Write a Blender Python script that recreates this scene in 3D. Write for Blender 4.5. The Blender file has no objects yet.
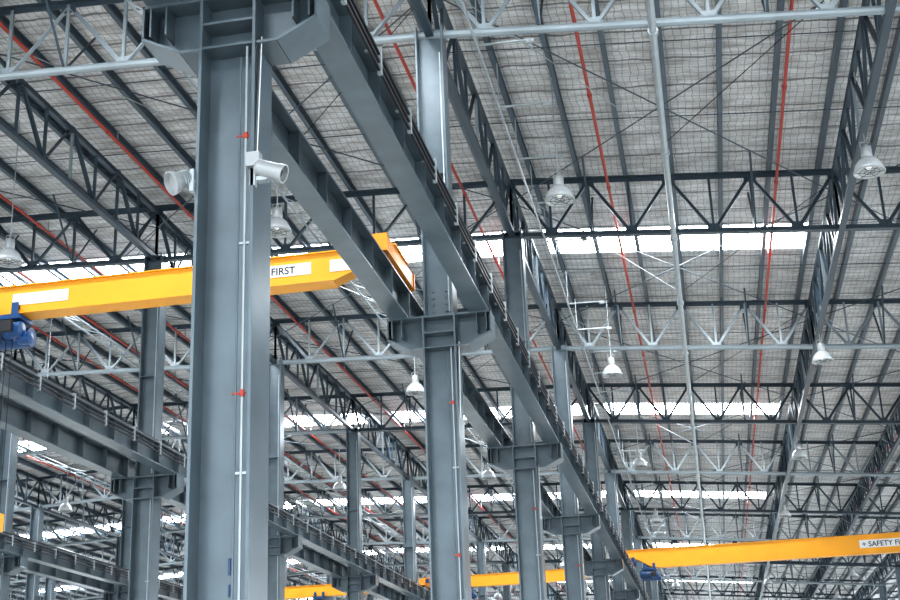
import bpy, math, random
from mathutils import Vector, Matrix
random.seed(4)
S=bpy.context.scene
CZ=1.6
BAY=10.0; Y0=10.7
# ------------------------------------------------------------------ materials
def mat(name,col,rough=.5,metal=0.0,noise=0.0,nscale=3.0,emit=None,estr=0):
    m=bpy.data.materials.new(name); m.use_nodes=True
    nt=m.node_tree; b=nt.nodes['Principled BSDF']
    b.inputs['Base Color'].default_value=(*col,1); b.inputs['Roughness'].default_value=rough
    b.inputs['Metallic'].default_value=metal
    if noise:
        tc=nt.nodes.new('ShaderNodeTexCoord'); n=nt.nodes.new('ShaderNodeTexNoise')
        n.inputs['Scale'].default_value=nscale; n.inputs['Detail'].default_value=5
        r=nt.nodes.new('ShaderNodeValToRGB')
        r.color_ramp.elements[0].position=.3; r.color_ramp.elements[1].position=.7
        r.color_ramp.elements[0].color=(*[c*(1-noise) for c in col],1)
        r.color_ramp.elements[1].color=(*[min(1,c*(1+noise)) for c in col],1)
        nt.links.new(tc.outputs['Object'],n.inputs['Vector']); nt.links.new(n.outputs['Fac'],r.inputs['Fac'])
        nt.links.new(r.outputs['Color'],b.inputs['Base Color'])
    if emit:
        b.inputs['Emission Color'].default_value=(*emit,1); b.inputs['Emission Strength'].default_value=estr
    return m
M_STEEL=mat('painted_steel',(.108,.140,.162),.30,.25,.20,1.6)
M_TRUSS=mat('truss_paint',(.046,.068,.088),.40,.15,.12,1.0)
M_LIGHT=mat('truss_pale_and_lit',(.27,.315,.34),.36,.25,.12,1.0)  # light grey tubes; also paints in the light that lattice members catch
M_PURL=mat('purlin_paint',(.085,.115,.143),.42,.15,.1,1.0)
M_RAIL=mat('rail_steel',(.04,.04,.045),.5,.6)
M_GALV=mat('galvanised',(.38,.42,.44),.4,.4,.1,4)
M_RED=mat('red_pipe_paint',(.42,.05,.03),.45)
M_YEL=mat('crane_yellow',(.80,.345,.014),.42,0,.06,1.2)
M_ORG=mat('end_truck_paint',(.78,.27,.015),.4)
M_BLUE=mat('hoist_blue',(.006,.055,.17),.35)
M_WHITE=mat('white_plate',(.68,.69,.70),.4)
M_CAM=mat('camera_housing',(.36,.38,.39),.35,.2)
M_BLK=mat('black_text',(.02,.02,.02),.5)
M_LAMP=mat('lamp_housing',(.42,.44,.45),.35,.4)
M_GLASS=mat('lamp_reflector',(.60,.64,.66),.2,.25,.12,30,emit=(1,1,1),estr=.04)
M_BULB=mat('lamp_bulb',(.9,.9,.9),.3,emit=(1,.97,.9),estr=.6)
M_SKY=mat('skylight_sheet',(.9,.93,.95),.4,emit=(.93,.97,1),estr=22)
M_FLOOR=mat('floor_concrete',(.60,.595,.57),.6,0,.1,.5)
# roof underside : foil insulation held by wire mesh over lateral ribs
def deck_mat():
    m=bpy.data.materials.new('roof_insulation_mesh'); m.use_nodes=True; nt=m.node_tree; L=nt.links
    b=nt.nodes['Principled BSDF']; b.inputs['Roughness'].default_value=.45; b.inputs['Metallic'].default_value=.15
    tc=nt.nodes.new('ShaderNodeTexCoord')
    def line(sock,period,w):
        a=nt.nodes.new('ShaderNodeMath'); a.operation='DIVIDE'; L.new(sock,a.inputs[0]); a.inputs[1].default_value=period
        f=nt.nodes.new('ShaderNodeMath'); f.operation='FRACT'; L.new(a.outputs[0],f.inputs[0])
        l=nt.nodes.new('ShaderNodeMath'); l.operation='LESS_THAN'; L.new(f.outputs[0],l.inputs[0]); l.inputs[1].default_value=w
        return l.outputs[0]
    nz=nt.nodes.new('ShaderNodeTexNoise'); nz.inputs['Scale'].default_value=2.2; nz.inputs['Detail'].default_value=3
    L.new(tc.outputs['Object'],nz.inputs['Vector'])
    mul=nt.nodes.new('ShaderNodeVectorMath'); mul.operation='SCALE'; mul.inputs['Scale'].default_value=.18
    L.new(nz.outputs['Color'],mul.inputs[0])
    ad=nt.nodes.new('ShaderNodeVectorMath'); L.new(tc.outputs['Object'],ad.inputs[0]); L.new(mul.outputs[0],ad.inputs[1])
    sp2=nt.nodes.new('ShaderNodeSeparateXYZ'); L.new(ad.outputs[0],sp2.inputs[0])
    l1=line(sp2.outputs['X'],.16,.11); l2=line(sp2.outputs['Y'],.27,.10); l3=line(sp2.outputs['Y'],1.2,.06)
    mx=nt.nodes.new('ShaderNodeMath'); mx.operation='MAXIMUM'; L.new(l1,mx.inputs[0]); L.new(l2,mx.inputs[1])
    n2=nt.nodes.new('ShaderNodeTexNoise'); n2.inputs['Scale'].default_value=1.5; n2.inputs['Detail'].default_value=8; n2.inputs['Roughness'].default_value=.62
    mp=nt.nodes.new('ShaderNodeMapping'); mp.inputs['Scale'].default_value=(.9,2.6,1); L.new(tc.outputs['Object'],mp.inputs[0]); L.new(mp.outputs[0],n2.inputs['Vector'])
    r=nt.nodes.new('ShaderNodeValToRGB'); r.color_ramp.elements[0].position=.34; r.color_ramp.elements[1].position=.64
    r.color_ramp.elements[0].color=(.44,.43,.42,1); r.color_ramp.elements[1].color=(.80,.81,.82,1); L.new(n2.outputs['Fac'],r.inputs['Fac'])
    mix=nt.nodes.new('ShaderNodeMix'); mix.data_type='RGBA'; mix.inputs[7].default_value=(.16,.145,.14,1)
    sc=nt.nodes.new('ShaderNodeMath'); sc.operation='MULTIPLY'; sc.inputs[1].default_value=.62; L.new(mx.outputs[0],sc.inputs[0])
    L.new(sc.outputs[0],mix.inputs[0]); L.new(r.outputs['Color'],mix.inputs[6])
    mix2=nt.nodes.new('ShaderNodeMix'); mix2.data_type='RGBA'; mix2.inputs[7].default_value=(.11,.11,.12,1)
    s3=nt.nodes.new('ShaderNodeMath'); s3.operation='MULTIPLY'; s3.inputs[1].default_value=.8; L.new(l3,s3.inputs[0])
    L.new(s3.outputs[0],mix2.inputs[0]); L.new(mix.outputs[2],mix2.inputs[6]); L.new(mix2.outputs[2],b.inputs['Base Color'])
    bp=nt.nodes.new('ShaderNodeBump'); bp.inputs['Strength'].default_value=.9; bp.inputs['Distance'].default_value=.12
    L.new(n2.outputs['Fac'],bp.inputs['Height']); L.new(bp.outputs[0],b.inputs['Normal'])
    return m
M_DECK=deck_mat()
# ------------------------------------------------------------------ mesh builder
class MB:
    def __init__(s): s.v=[];s.f=[];s.m=[];s.mats=[]
    def mi(s,m):
        if m not in s.mats: s.mats.append(m)
        return s.mats.index(m)
    def ext(s,p,q,prof,m,up=(0,0,1),cap=True):
        p=Vector(p);q=Vector(q);d=(q-p).normalized();up=Vector(up)
        if abs(d.dot(up))>.995: up=Vector((0,1,0))
        sd=d.cross(up).normalized();u=sd.cross(d)
        n=len(prof);b=len(s.v);k=s.mi(m)
        for base in(p,q):
            for a,c in prof: s.v.append(tuple(base+sd*a+u*c))
        for i in range(n):
            j=(i+1)%n; s.f.append((b+i,b+j,b+n+j,b+n+i)); s.m.append(k)
        if cap:
            s.f.append(tuple(b+i for i in range(n))[::-1]);s.m.append(k)
            s.f.append(tuple(b+n+i for i in range(n)));s.m.append(k)
    def bar(s,p,q,w,h,m,up=(0,0,1)):
        s.ext(p,q,[(-w/2,-h/2),(w/2,-h/2),(w/2,h/2),(-w/2,h/2)],m,up)
    def box(s,c,d,m):
        s.bar((c[0],c[1]-d[1]/2,c[2]),(c[0],c[1]+d[1]/2,c[2]),d[0],d[2],m)
    def tube(s,p,q,r,m,n=10):
        s.ext(p,q,[(r*math.cos(2*math.pi*i/n),r*math.sin(2*math.pi*i/n)) for i in range(n)],m)
    def ang(s,p,q,w,m,up=(0,0,1),t=.014):
        s.ext(p,q,[(-w/2,-w/2),(w/2,-w/2),(w/2,-w/2+t),(-w/2+t,-w/2+t),(-w/2+t,w/2),(-w/2,w/2)],m,up)
    def tee(s,p,q,w,h,m,t=.02,flip=1):
        pr=[(-w/2,-h/2),(w/2,-h/2),(w/2,-h/2+t),(t/2,-h/2+t),(t/2,h/2),(-t/2,h/2),(-t/2,-h/2+t),(-w/2,-h/2+t)]
        s.ext(p,q,[(a,c*flip) for a,c in pr],m)
    def ibeam(s,p,q,w,h,m,tf=.025,tw=.016,up=(0,0,1)):
        a=w/2;c=h/2;t=tw/2
        s.ext(p,q,[(-a,-c),(a,-c),(a,-c+tf),(t,-c+tf),(t,c-tf),(a,c-tf),(a,c),(-a,c),(-a,c-tf),(-t,c-tf),(-t,-c+tf),(-a,-c+tf)],m,up)
    def plate(s,poly,y,t,m):   # polygon in XZ with thickness t about y
        n=len(s.v);k=s.mi(m);c=len(poly)
        for q in(-t/2,t/2):
            for a,z in poly: s.v.append((a,y+q,z))
        s.f.append(tuple(range(n,n+c)));s.m.append(k);s.f.append(tuple(range(n+2*c-1,n+c-1,-1)));s.m.append(k)
        for i in range(c):
            j=(i+1)%c; s.f.append((n+i,n+j,n+c+j,n+c+i)); s.m.append(k)
    def rev(s,prof,c,m,n=20,R=None):
        b=len(s.v);k=s.mi(m);c=Vector(c)
        for r,z in prof:
            for i in range(n):
                a=2*math.pi*i/n; v=Vector((r*math.cos(a),r*math.sin(a),z))
                if R is not None: v=R@v
                s.v.append(tuple(c+v))
        for j in range(len(prof)-1):
            for i in range(n):
                i2=(i+1)%n; s.f.append((b+j*n+i,b+j*n+i2,b+(j+1)*n+i2,b+(j+1)*n+i)); s.m.append(k)
    def obj(s,name,parent=None,loc=(0,0,0),smooth=False):
        me=bpy.data.meshes.new(name); me.from_pydata(s.v,[],s.f)
        for m in s.mats: me.materials.append(m)
        me.polygons.foreach_set('material_index',s.m)
        if smooth: me.polygons.foreach_set('use_smooth',[True]*len(me.polygons))
        me.update()
        o=bpy.data.objects.new(name,me); S.collection.objects.link(o); o.location=loc
        if parent: o.parent=parent
        return o
def inst(name,me,loc,parent=None):
    o=bpy.data.objects.new(name,me); S.collection.objects.link(o); o.location=loc
    if parent:o.parent=parent
    return o
# ------------------------------------------------------------------ building geometry
XA=-3.98; XB=-13.55; XV=3.97
ROWS=[XA,XB,-23.1,-32.6,-42.1,-51.6]
XR=24.0; XC=12.2; XL=-61.0
YS=[Y0+BAY*k for k in range(-2,15)]
YB,YE=YS[0]-2,YS[-1]+2
TD=1.45
def zc(x):   # lower chord height
    h=CZ+12.55
    if x>XC: return zc(XC)+.03*(x-XC)
    if x>XA: return h-.09*(x-XA)
    if x>-23.1: return h+.045*(XA-x)
    return h+.045*(XA+23.1)-.045*(-23.1-x)
def zt(x): return zc(x)+TD
def zd(x): return zt(x)+.30
BR=CZ+7.10  # top of corbel
b=MB(); b.box((-20,75,-.1),(140,240,.2),M_FLOOR); b.obj('floor')
xs=[XL,-23.1,XA,XC,XR]
sky_y=[Y0+5+BAY*k for k in range(-2,15) if k%2==0]
halls=[(XB+.4,XA-.35),(XA+.35,XV-.25),(-22.7,XB-.35),(-32.2,-23.5),(-41.7,-33.0),(-51.2,-42.5)]
b=MB(); k=b.mi(M_DECK)
def quad(x0,x1,y0,y1,B,kk,dz=0):
    n=len(B.v)
    B.v+= [(x0,y0,zd(x0)+dz),(x1,y0,zd(x1)+dz),(x1,y1,zd(x1)+dz),(x0,y1,zd(x0)+dz)]
    B.f.append((n,n+3,n+2,n+1)); B.m.append(kk)
cuts=[YB]
for y in sky_y: cuts+= [y-.95,y+.95]
cuts.append(YE)
for i in range(0,len(cuts)-1):
    y0,y1=cuts[i],cuts[i+1]
    if i%2==0:
        for a,c in zip(xs[:-1],xs[1:]): quad(a,c,y0,y1,b,k)
    else:
        px=XL
        for a,c in sorted(halls):
            quad(px,a,y0,y1,b,k); px=c
        quad(px,XC,y0,y1,b,k); quad(XC,XR,y0,y1,b,k)
b.obj('ceiling')
for wi,y in enumerate(sky_y):
    B=MB(); kk=B.mi(M_SKY)
    for a,c in halls: quad(a,c,y-.95,y+.95,B,kk,.01)
    B.obj('window_%d'%(wi+1))
# purlins
b=MB(); px=[]
v=XA+.6
while v<XR: px.append(v); v+=1.17
v=XA-.6
while v>XL: px.append(v); v-=1.19
for x in px:
    z=zt(x)+.17; w=.10;h=.22;t=.012
    b.ext((x,YB,z),(x,YE,z),[(-w/2,-h/2),(w/2,-h/2),(w/2,-h/2+t),(-w/2+t,-h/2+t),(-w/2+t,h/2-t),(w/2,h/2-t),(w/2,h/2),(-w/2,h/2)],M_PURL)
b.obj('roof_purlins')
def panels(a,c,n): return [a+(c-a)*i/n for i in range(n+1)]
for yi,y in enumerate(YS):
    b=MB(); k=yi-2
    pts=[XL,-51.6,-42.1,-32.6,-23.1,XB,XA,XV,XC,XR]
    for a,c in zip(pts[:-1],pts[1:]):
        light=(k%2==1) or (c<=XB+.1 and k>=3)  # farther left-hall trusses pale too: their brighter light is put into the colour
        MC=M_LIGHT if light else M_TRUSS
        if light: b.tube((a,y,zc(a)),(c,y,zc(c)),.08,MC,10)
        else: b.tee((a,y,zc(a)),(c,y,zc(c)),.18,.14,MC)
        b.tee((a,y,zt(a)),(c,y,zt(c)),.18,.14,M_TRUSS,flip=-1)
        n=8 if c-a>7 else 4
        P=panels(a,c,n)
        for i in range(n):
            x0,x1=P[i],P[i+1]
            b.bar((x0,y,zc(x0)),(x0,y,zt(x0)),.06,.06,MC)
            if i%2: b.ang((x0,y,zc(x0)),(x1,y,zt(x1)),.09,MC)
            else: b.ang((x0,y,zt(x0)),(x1,y,zc(x1)),.09,MC)
            if i%2: b.box((x0,y-.012,zc(x0)+.07),(.3,.012,.22),MC)
            else: b.box((x0,y-.012,zt(x0)-.07),(.3,.012,.22),M_TRUSS)
    b.obj('roof_truss')
# longitudinal trusses
for x,dep in [(r,1.45) for r in ROWS]+[(XV,1.5),(8.1,1.2),(XC,1.3)]:
    b=MB(); z1=zt(x); z0=z1-dep
    b.bar((x,YS[0],z0),(x,YS[-1],z0),.15,.12,M_TRUSS)
    b.bar((x,YS[0],z1-.1),(x,YS[-1],z1-.1),.12,.12,M_TRUSS)
    for y in YS[:-1]:
        P=panels(y,y+BAY,8)
        for i in range(8):
            MC=M_TRUSS if i%4 else M_LIGHT
            b.bar((x,P[i],z0),(x,P[i],z1),.06,.06,MC,up=(1,0,0))
            if i%2: b.ang((x,P[i],z0),(x,P[i+1],z1),.08,M_TRUSS,up=(1,0,0))
            else: b.ang((x,P[i],z1),(x,P[i+1],z0),.08,M_TRUSS,up=(1,0,0))
    b.obj('longitudinal_truss')
b=MB()
for a,c in [(XA,XV),(XB,XA),(-23.1,XB),(XV,XC),(-32.6,-23.1)]:
    m_=(a+c)/2
    for y in YS[1:-1]:
        for (x0,y0,x1,y1) in ((a,y,c,y+BAY),(a,y+BAY,c,y)):
            b.tube((x0,y0,zc(x0)+.9),(x1,y1,zc(x1)+.9),.016,M_TRUSS,5)
        for f in (.33,.67):
            b.tube((a,y+BAY*f,zt(a)+.06),(c,y+BAY*f,zt(c)+.06),.013,M_TRUSS,5)
        b.tube((a,y+.4,zt(a)),(m_,y+.4+BAY*.5,zc(m_)+.3),.011,M_GALV,5)
        b.tube((c,y+.6,zt(c)),(m_,y+.6+BAY*.5,zc(m_)+.3),.010,M_RAIL,5)
b.obj('bracing_rods')
b=MB()
for y in YS[1:-1]:
    for a,c in [(XA,XV),(XB,XA),(-23.1,XB),(-32.6,-23.1),(-42.1,-32.6),(XV,XC)]:
        for x in panels(a,c,4)[1:-1]:
            for s_ in (-1,1): b.ang((x,y,zc(x)),(x,y+s_*1.3,zt(x)+.08),.05,M_TRUSS,up=(1,0,0))
b.obj('fly_braces')
b=MB()
for x in (XB-4.7,-27.9,-37.3,XB+4.75):
    zz=zc(x)
    for dx in(-.18,.18): b.tube((x+dx,YS[0],zz+.1),(x+dx,YS[-1],zz+.1),.03,M_LIGHT,6)
    y=YS[0]; i=0
    while y<YS[-1]-.1:
        s_=1 if i%2 else -1
        b.tube((x-.18*s_,y,zz+.1),(x+.18*s_,y+.625,zz+.1),.014,M_LIGHT,5); y+=.625; i+=1
b.obj('lattice_ties')
def pipe(name,x,z,r,m,couple=True,y0=YB+1,y1=YE-1,hang=True):
    b=MB(); b.tube((x,y0,z),(x,y1,z),r,m,8)
    y=y0+1
    while y<y1:
        if couple: b.tube((x,y-.07,z),(x,y+.07,z),r*1.4,m,8)
        if hang: b.bar((x,y+.5,z),(x,y+.5,zt(x)+.1),.02,.02,M_GALV)
        y+=5.0
    b.obj(name)
for x in (2.6,-1.48,-5.15,-12.65,-17.0,-26,8.5,-21.6,-19.4,-30.5): pipe('sprinkler_pipe',x,zt(x)-.22,.038,M_RED)
pipe('compressed_air_pipe',.0,zc(.3)-.16,.07,M_GALV)
b=MB(); sx=XA+.8
b.tube((sx,YS[0],zc(XA)-.15),(sx,YS[-1],zc(XA)-.15),.025,M_GALV,6)
y=YS[0]+.4
while y<YS[-1]:
    b.bar((sx-.03,y,zc(XA)-.1),(sx+1.0,y+.02,zc(XA)-.12),.05,.03,M_GALV)
    b.bar((sx,y,zc(XA)-.1),(sx,y,zc(XA)+.9),.02,.02,M_GALV)
    b.box((sx+.97,y,zc(XA)-.16),(.14,.08,.07),M_GALV)
    y+=2.5
b.obj('cable_support_arms')
# ------------------------------------------------------------------ columns
def column_mesh(x,detail):
    b=MB(); H=zc(x)+.1
    W=.56;F=.5;tf=.03
    def H_sec(z0,z1,W,F):
        for s_ in(-1,1): b.bar((s_*(W/2-tf/2),0,z0),(s_*(W/2-tf/2),0,z1),tf,F,M_STEEL,up=(0,1,0))
        b.bar((0,0,z0),(0,0,z1),W-2*tf,.02,M_STEEL,up=(0,1,0))
    H_sec(.04,BR,W,F); H_sec(BR,H,.50,.42)
    b.box((0,0,.02),(1.0,.8,.04),M_STEEL)
    R=.88; d=.56; e=.36
    b.box((0,0,BR-.015),(2*R,.46,.03),M_STEEL)
    for s_ in(-1,1):
        poly=[(s_*W/2,BR-.03),(s_*R,BR-.03),(s_*R,BR-e),(s_*(W/2+.2),BR-d),(s_*W/2,BR-d)]
        b.plate(poly,0,.02,M_STEEL)
        b.bar((s_*(W/2+.2),0,BR-d),(s_*R,0,BR-e),.46,.028,M_STEEL)
        b.bar((s_*W/2,0,BR-d),(s_*(W/2+.2),0,BR-d),.46,.028,M_STEEL)
        for xx in(.64,.80): b.box((s_*xx,0,BR-.03-(e-.05)/2),(.018,.44,e-.05),M_STEEL)
        b.box((s_*(R-.01),0,BR-e/2),(.02,.46,e),M_STEEL)
    for z in (BR-d,BR-.3): b.box((0,0,z),(W-.05,.48,.025),M_STEEL)
    b.box((0,0,BR+2.6),(.45,.40,.02),M_STEEL)
    b.box((0,-.02,BR+.3),(.30,.03,.5),M_STEEL)
    for i in range(4):
        for xx in(-.11,.11): b.box((xx,-.04,BR+.12+.12*i),(.035,.03,.035),M_STEEL)
    cx=.19; cy=-.21
    b.tube((cx,cy,.5),(cx,cy,BR-d-.03),.013,M_GALV,8); b.tube((cx,cy,BR+.05),(cx,cy,H-.6),.013,M_GALV,8)
    if detail: b.tube((cx-.06,cy,.9),(cx-.06,cy,BR-.7),.011,M_STEEL,8)
    for z in [1.9+2.1*i for i in range(6)]:
        if z<BR-.7: b.box((cx,cy+.012,z),(.12,.03,.022),M_GALV)
    if detail:
        for z in (4.70,7.17):
            b.tube((cx,cy,z-.03),(cx,cy,z+.03),.022,M_RED,8)
            b.tube((cx-.09,cy,z),(cx+.03,cy,z),.011,M_RED,8)
        b.box((.03,-.018,3.25),(.022,.01,.14),M_BLUE); b.box((.03,-.018,3.05),(.015,.01,.1),M_BLUE)
        b.tube((.30,-.2,BR-.5),(.27,-.22,CZ+5.3),.009,M_RAIL,6)
        b.tube((.33,-.2,BR-.5),(.31,-.24,CZ+5.3),.006,M_WHITE,6)
    return b.obj('tmp')
for r in ROWS+[XC]:
    t=column_mesh(r,r==XA); me=t.data; me.name='steel_column_mesh'; bpy.data.objects.remove(t)
    for y in YS: inst('steel_column',me,(r,y,0))
# ------------------------------------------------------------------ runways
BD=.56
def runway(x,side):
    b=MB(); z=BR+BD/2
    b.ibeam((x,YS[0]-1,z),(x,YS[-1]+1,z),.32,BD,M_STEEL,.03,.02)
    b.bar((x,YS[0]-1,BR+BD+.05),(x,YS[-1]+1,BR+BD+.05),.07,.1,M_RAIL)
    for y in YS[:-1]:
        for i in range(8):
            b.box((x,y+i*1.25,z),(.29,.012 if i else .03,BD-.05),M_STEEL)
        for i in range(20): b.box((x,y+.5*i,BR+BD+.02),(.2,.06,.035),M_RAIL)
    cx=x+side*.27
    for dz in (.12,.22,.32):
        b.bar((cx,YS[0]-1,BR+BD-dz),(cx,YS[-1]+1,BR+BD-dz),.03,.03,M_RAIL)
    y=YS[0]-.5
    while y<YS[-1]:
        b.box((x+side*.2,y,BR+BD-.05),(.2,.04,.03),M_GALV); b.box((cx,y,BR+BD-.2),(.05,.05,.34),M_GALV); y+=1.5
    b.obj('crane_runway_beam')
RO=.68
for r in ROWS:
    runway(r+RO,1); runway(r-RO,-1)
runway(XC-RO,-1)
# ------------------------------------------------------------------ cranes
def text(s,size,loc,parent,m=M_BLK,name='sign_text'):
    cu=bpy.data.curves.new(name,'FONT'); cu.body=s; cu.size=size; cu.extrude=.002; cu.offset=size*.014
    o=bpy.data.objects.new(name,cu); S.collection.objects.link(o)
    dg=bpy.context.evaluated_depsgraph_get(); me=bpy.data.meshes.new_from_object(o.evaluated_get(dg))
    bpy.data.objects.remove(o); me.materials.clear(); me.materials.append(m)
    o=bpy.data.objects.new(name,me); S.collection.objects.link(o)
    o.rotation_euler=(math.pi/2,0,0); o.location=loc; o.parent=parent
    return o
def crane(x0,x1,y,gd,hx,plates,texts,ts):
    E=bpy.data.objects.new('overhead_crane',None); S.collection.objects.link(E); E.location=(0,y,0)
    RT=BR+BD+.1
    gb=RT-.02; w=.32
    b=MB()
    b.plate([(x0-.1,gb+gd),(x0-.1,gb+gd*.5),(x0+.35,gb+gd*.5),(x0+1.0,gb),(x1-1.0,gb),(x1-.35,gb+gd*.5),(x1+.1,gb+gd*.5),(x1+.1,gb+gd)],0,w,M_YEL)
    b.box(((x0+x1)/2,0,gb+gd+.01),(x1-x0+.2,w+.1,.02),M_YEL)
    b.box(((x0+x1)/2,0,gb+.0),(x1-x0-2.0,w+.1,.02),M_YEL)
    b.obj('girder',E)
    for i,x in enumerate((x0,x1)):
        b=MB(); b.box((x,0,RT+.24),(.24,2.0,.26),M_ORG)
        b.box((x,0,RT+.38),(.30,1.0,.02),M_YEL)
        for s_ in(-1,1):
            b.box((x,s_*1.0,RT+.22),(.28,.06,.30),M_ORG)
            R=Matrix.Rotation(math.pi/2,3,'Y')
            b.rev([(0,-.05),(.14,-.05),(.14,-.035),(.12,-.03),(.12,.03),(.14,.035),(.14,.05),(0,.05)],(x,s_*.75,RT+.14),M_RAIL,18,R=R)
            b.box((x+(-.2 if i else .2),s_*.7,RT+.28),(.16,.2,.18),M_BLUE)
        b.obj('end_truck_%d'%(i+1),E)
    b=MB(); hz=gb-.33
    R=Matrix.Rotation(math.pi/2,3,'Y')
    b.box((hx,0,gb-.07),(.6,.5,.08),M_BLUE)
    for s_ in(-1,1):
        b.box((hx+s_*.2,-.24,gb+.05),(.12,.03,.26),M_BLUE); b.rev([(0,-.02),(.06,-.02),(.06,.02),(0,.02)],(hx+s_*.2,-.2,gb+.1),M_RAIL,14,R=Matrix.Rotation(math.pi/2,3,'X'))
    b.rev([(0,-.38),(.15,-.38),(.17,-.34),(.17,.1),(.14,.14),(.14,.36),(0,.38)],(hx,-.24,hz),M_BLUE,20,R=R)
    for q in range(9): b.rev([(.165,-.01),(.19,-.01),(.19,.01),(.165,.01)],(hx-.30+q*.05,-.24,hz),M_RAIL if q%2 else M_BLUE,20,R=R)
    b.rev([(0,-.3),(.18,-.3),(.18,.3),(0,.3)],(hx,.22,hz),M_BLUE,20,R=R)
    b.box((hx+.02,0,hz),(.5,.3,.2),M_BLUE); b.box((hx-.36,-.05,hz+.02),(.12,.5,.32),M_BLUE)
    b.box((hx+.16,-.43,hz+.02),(.22,.08,.2),M_RAIL)
    b.rev([(0,-.12),(.10,-.12),(.11,-.08),(.11,.1),(0,.12)],(hx+.36,-.1,hz-.12),M_BLUE,16,R=R)
    for dx in(-.06,.06): b.tube((hx+dx,.0,hz-.1),(hx+dx,.0,hz-3.2),.008,M_RAIL,5)
    b.box((hx,0,hz-3.3),(.22,.14,.3),M_YEL)
    b.tube((hx,0,hz-3.45),(hx,0,hz-3.6),.03,M_RAIL)
    pr=[(.09*math.cos(a),.09*math.sin(a)) for a in [math.radians(90-20*i) for i in range(14)]]
    for p0,p1 in zip(pr[:-1],pr[1:]): b.tube((hx+p0[0],0,hz-3.69+p0[1]),(hx+p1[0],0,hz-3.69+p1[1]),.025,M_RAIL,6)
    b.obj('hoist',E)
    b=MB()
    b.tube((hx-.3,-.3,gb),(hx-.3,-.3,gb-6.2),.018,M_RAIL,6); b.box((hx-.3,-.3,gb-6.3),(.09,.07,.3),M_RAIL)
    b.obj('pendant_control',E)
    fy=-w/2-.006
    b=MB()
    for a,c in plates: b.box(((a+c)/2,fy,gb+gd*.52),(c-a,.008,gd*.42),M_WHITE)
    if plates: b.obj('sign_plates',E)
    for s,x in texts: text(s,ts,(x,fy-.008,gb+gd*.52-ts*.36),E)
    return E
xl,xr=XB+RO,XA-RO
crane(xl,xr,20.2,.50,-11.6,[(-11.5,-10.45),(-7.45,-6.05),(-5.72,-5.25)],[('SAFETY FIRST',-7.40)],.18)
crane(XA+RO,XC-RO,58.5,.78,-2.45,[(6.4,9.0)],[('+ SAFETY FIRST',6.5)],.30)
crane(xl,xr,61.0,.5,-11,[],[],.1)
crane(-22.4,XB-RO,61.0,.5,-18,[],[],.1)
# ------------------------------------------------------------------ lamps
def lamp_mesh():
    b=MB()
    b.rev([(0,.52),(.035,.52),(.035,.46),(.10,.44),(.11,.40),(.11,.22),(.09,.19),(0,.19)],(0,0,0),M_LAMP,18)
    b.rev([(.09,.20),(.13,.18),(.20,.12),(.25,.05),(.285,-.04),(.30,-.12),(.305,-.12),(.29,-.03),(.255,.06),(.205,.13),(.13,.19)],(0,0,0),M_GLASS,28)
    b.rev([(.30,-.13),(.315,-.13),(.315,-.10),(.30,-.10)],(0,0,0),M_LAMP,28)
    b.rev([(0,-.05),(.04,-.04),(.065,.02),(.05,.1),(.03,.18)],(0,0,0),M_BULB,14)
    for i in range(6):
        a=i*math.pi/3; b.bar((.30*math.cos(a),.30*math.sin(a),-.115),(0,0,-.13),.008,.008,M_RAIL)
    for rr in (.1,.2): b.rev([(rr,-.125),(rr+.008,-.125),(rr+.008,-.117),(rr,-.117)],(0,0,0),M_RAIL,24)
    b.bar((-.1,0,.43),(-.1,0,.55),.012,.03,M_LAMP);b.bar((.1,0,.43),(.1,0,.55),.012,.03,M_LAMP);b.bar((-.1,0,.55),(.1,0,.55),.03,.012,M_LAMP)
    return b
t=lamp_mesh().obj('tmp',smooth=True); lm=t.data; bpy.data.objects.remove(t)
for lx in (XV,-2.25,-8.4,-14.7,-20.9,-27,-35,9.6):
    for ly in [25.3-13.7+13.7*i for i in range(9)]:
        lz=CZ+11.13-(.15 if lx==XV else 0)
        o=inst('high_bay_lamp',lm,(lx,ly,lz))
        b=MB(); b.tube((0,0,.5),(0,0,zt(lx)+.1-lz),.014,M_GALV,6); b.obj('hanger_rod',o)
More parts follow.
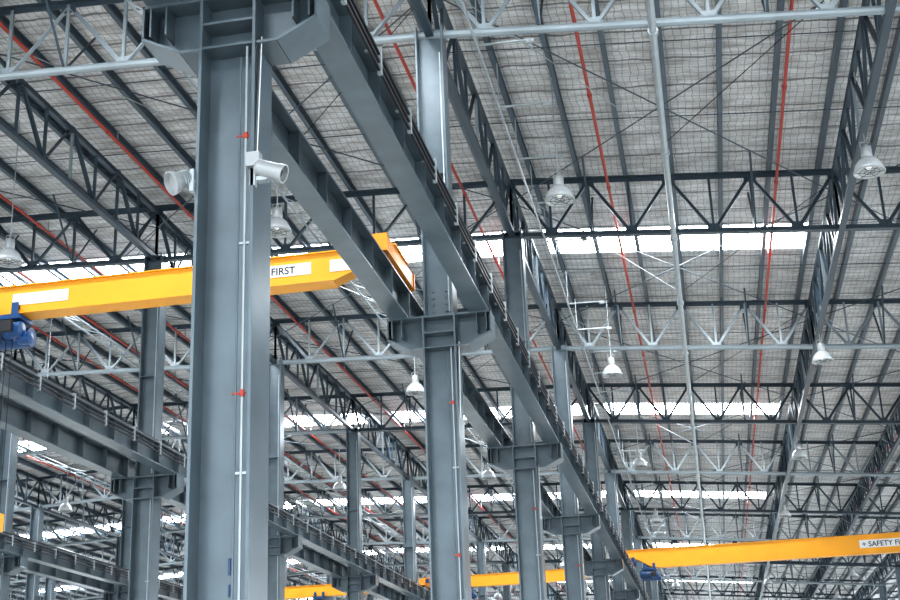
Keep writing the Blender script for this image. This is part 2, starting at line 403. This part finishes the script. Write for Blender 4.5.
# ------------------------------------------------------------------ CCTV camera and floodlight on near column
E=bpy.data.objects.new('security_camera',None); S.collection.objects.link(E); E.location=(XA+.33,Y0-.28,CZ+5.16)
b=MB(); b.box((-.04,.02,.12),(.12,.10,.14),M_CAM); b.box((-.06,.06,.0),(.05,.06,.24),M_GALV); b.tube((-.03,0,.06),(.12,-.04,-.02),.02,M_CAM,8)
b.box((.06,-.02,-.10),(.10,.08,.04),M_GALV)
b.obj('mount',E)
b=MB(); R=Matrix.Rotation(math.radians(112),3,'Y')
b.rev([(0,-.13),(.062,-.13),(.078,-.11),(.08,.10),(.088,.10),(.088,.15),(.078,.15),(.078,.10),(.06,.09)],(.13,-.05,-.03),M_CAM,24,R=R)
b.rev([(.07,.095),(.045,.098),(.04,.115),(0,.12)],(.13,-.05,-.03),M_RAIL,20,R=R)
b.obj('housing',E)
E=bpy.data.objects.new('floodlight',None); S.collection.objects.link(E); E.location=(XA-.28,Y0-.24,CZ+5.15)
b=MB(); b.tube((0,0,.0),(-.14,-.04,-.0),.022,M_GALV,8); b.box((-.02,.02,.0),(.04,.14,.22),M_GALV); b.obj('mount',E)
b=MB(); R=Matrix.Rotation(math.radians(-125),3,'Y')@Matrix.Rotation(math.radians(40),3,'X')
b.rev([(0,-.11),(.05,-.11),(.07,-.08),(.075,.0),(.105,.05),(.115,.10),(.103,.105),(.09,.06),(0,.04)],(-.13,-.05,-.0),M_CAM,24,R=R)
for q in range(4): b.rev([(.075,-.005),(.09,-.005),(.09,.005),(.075,.005)],Vector((-.13,-.05,0))+R@Vector((0,0,-.075+.02*q)),M_GALV,20,R=R)
b.obj('housing',E)
# ------------------------------------------------------------------ world
w=bpy.data.worlds.new('w'); S.world=w; w.use_nodes=True
bg=w.node_tree.nodes['Background']; bg.inputs[0].default_value=(.86,.94,1,1); bg.inputs[1].default_value=3.6
S.view_settings.view_transform='Standard'
try: S.view_settings.look='Medium High Contrast'
except Exception as e: print('look',e)
S.view_settings.exposure=0.17
# ------------------------------------------------------------------ camera
ex=Vector((5541360,542520,908673)).normalized()
ey=Vector((261,-455,-1320)).normalized()
ez=ex.cross(ey)
Rm=Matrix.Rotation(.0105,3,'Z')@Matrix((ex,ey,ez))
cam=bpy.data.cameras.new('camera'); co=bpy.data.objects.new('camera',cam); S.collection.objects.link(co)
co.matrix_world=Matrix.Translation((0,0,CZ))@Rm.to_4x4()
cam.sensor_width=36; cam.lens=1320/900*36; cam.clip_end=600; cam.clip_start=.1
S.camera=co
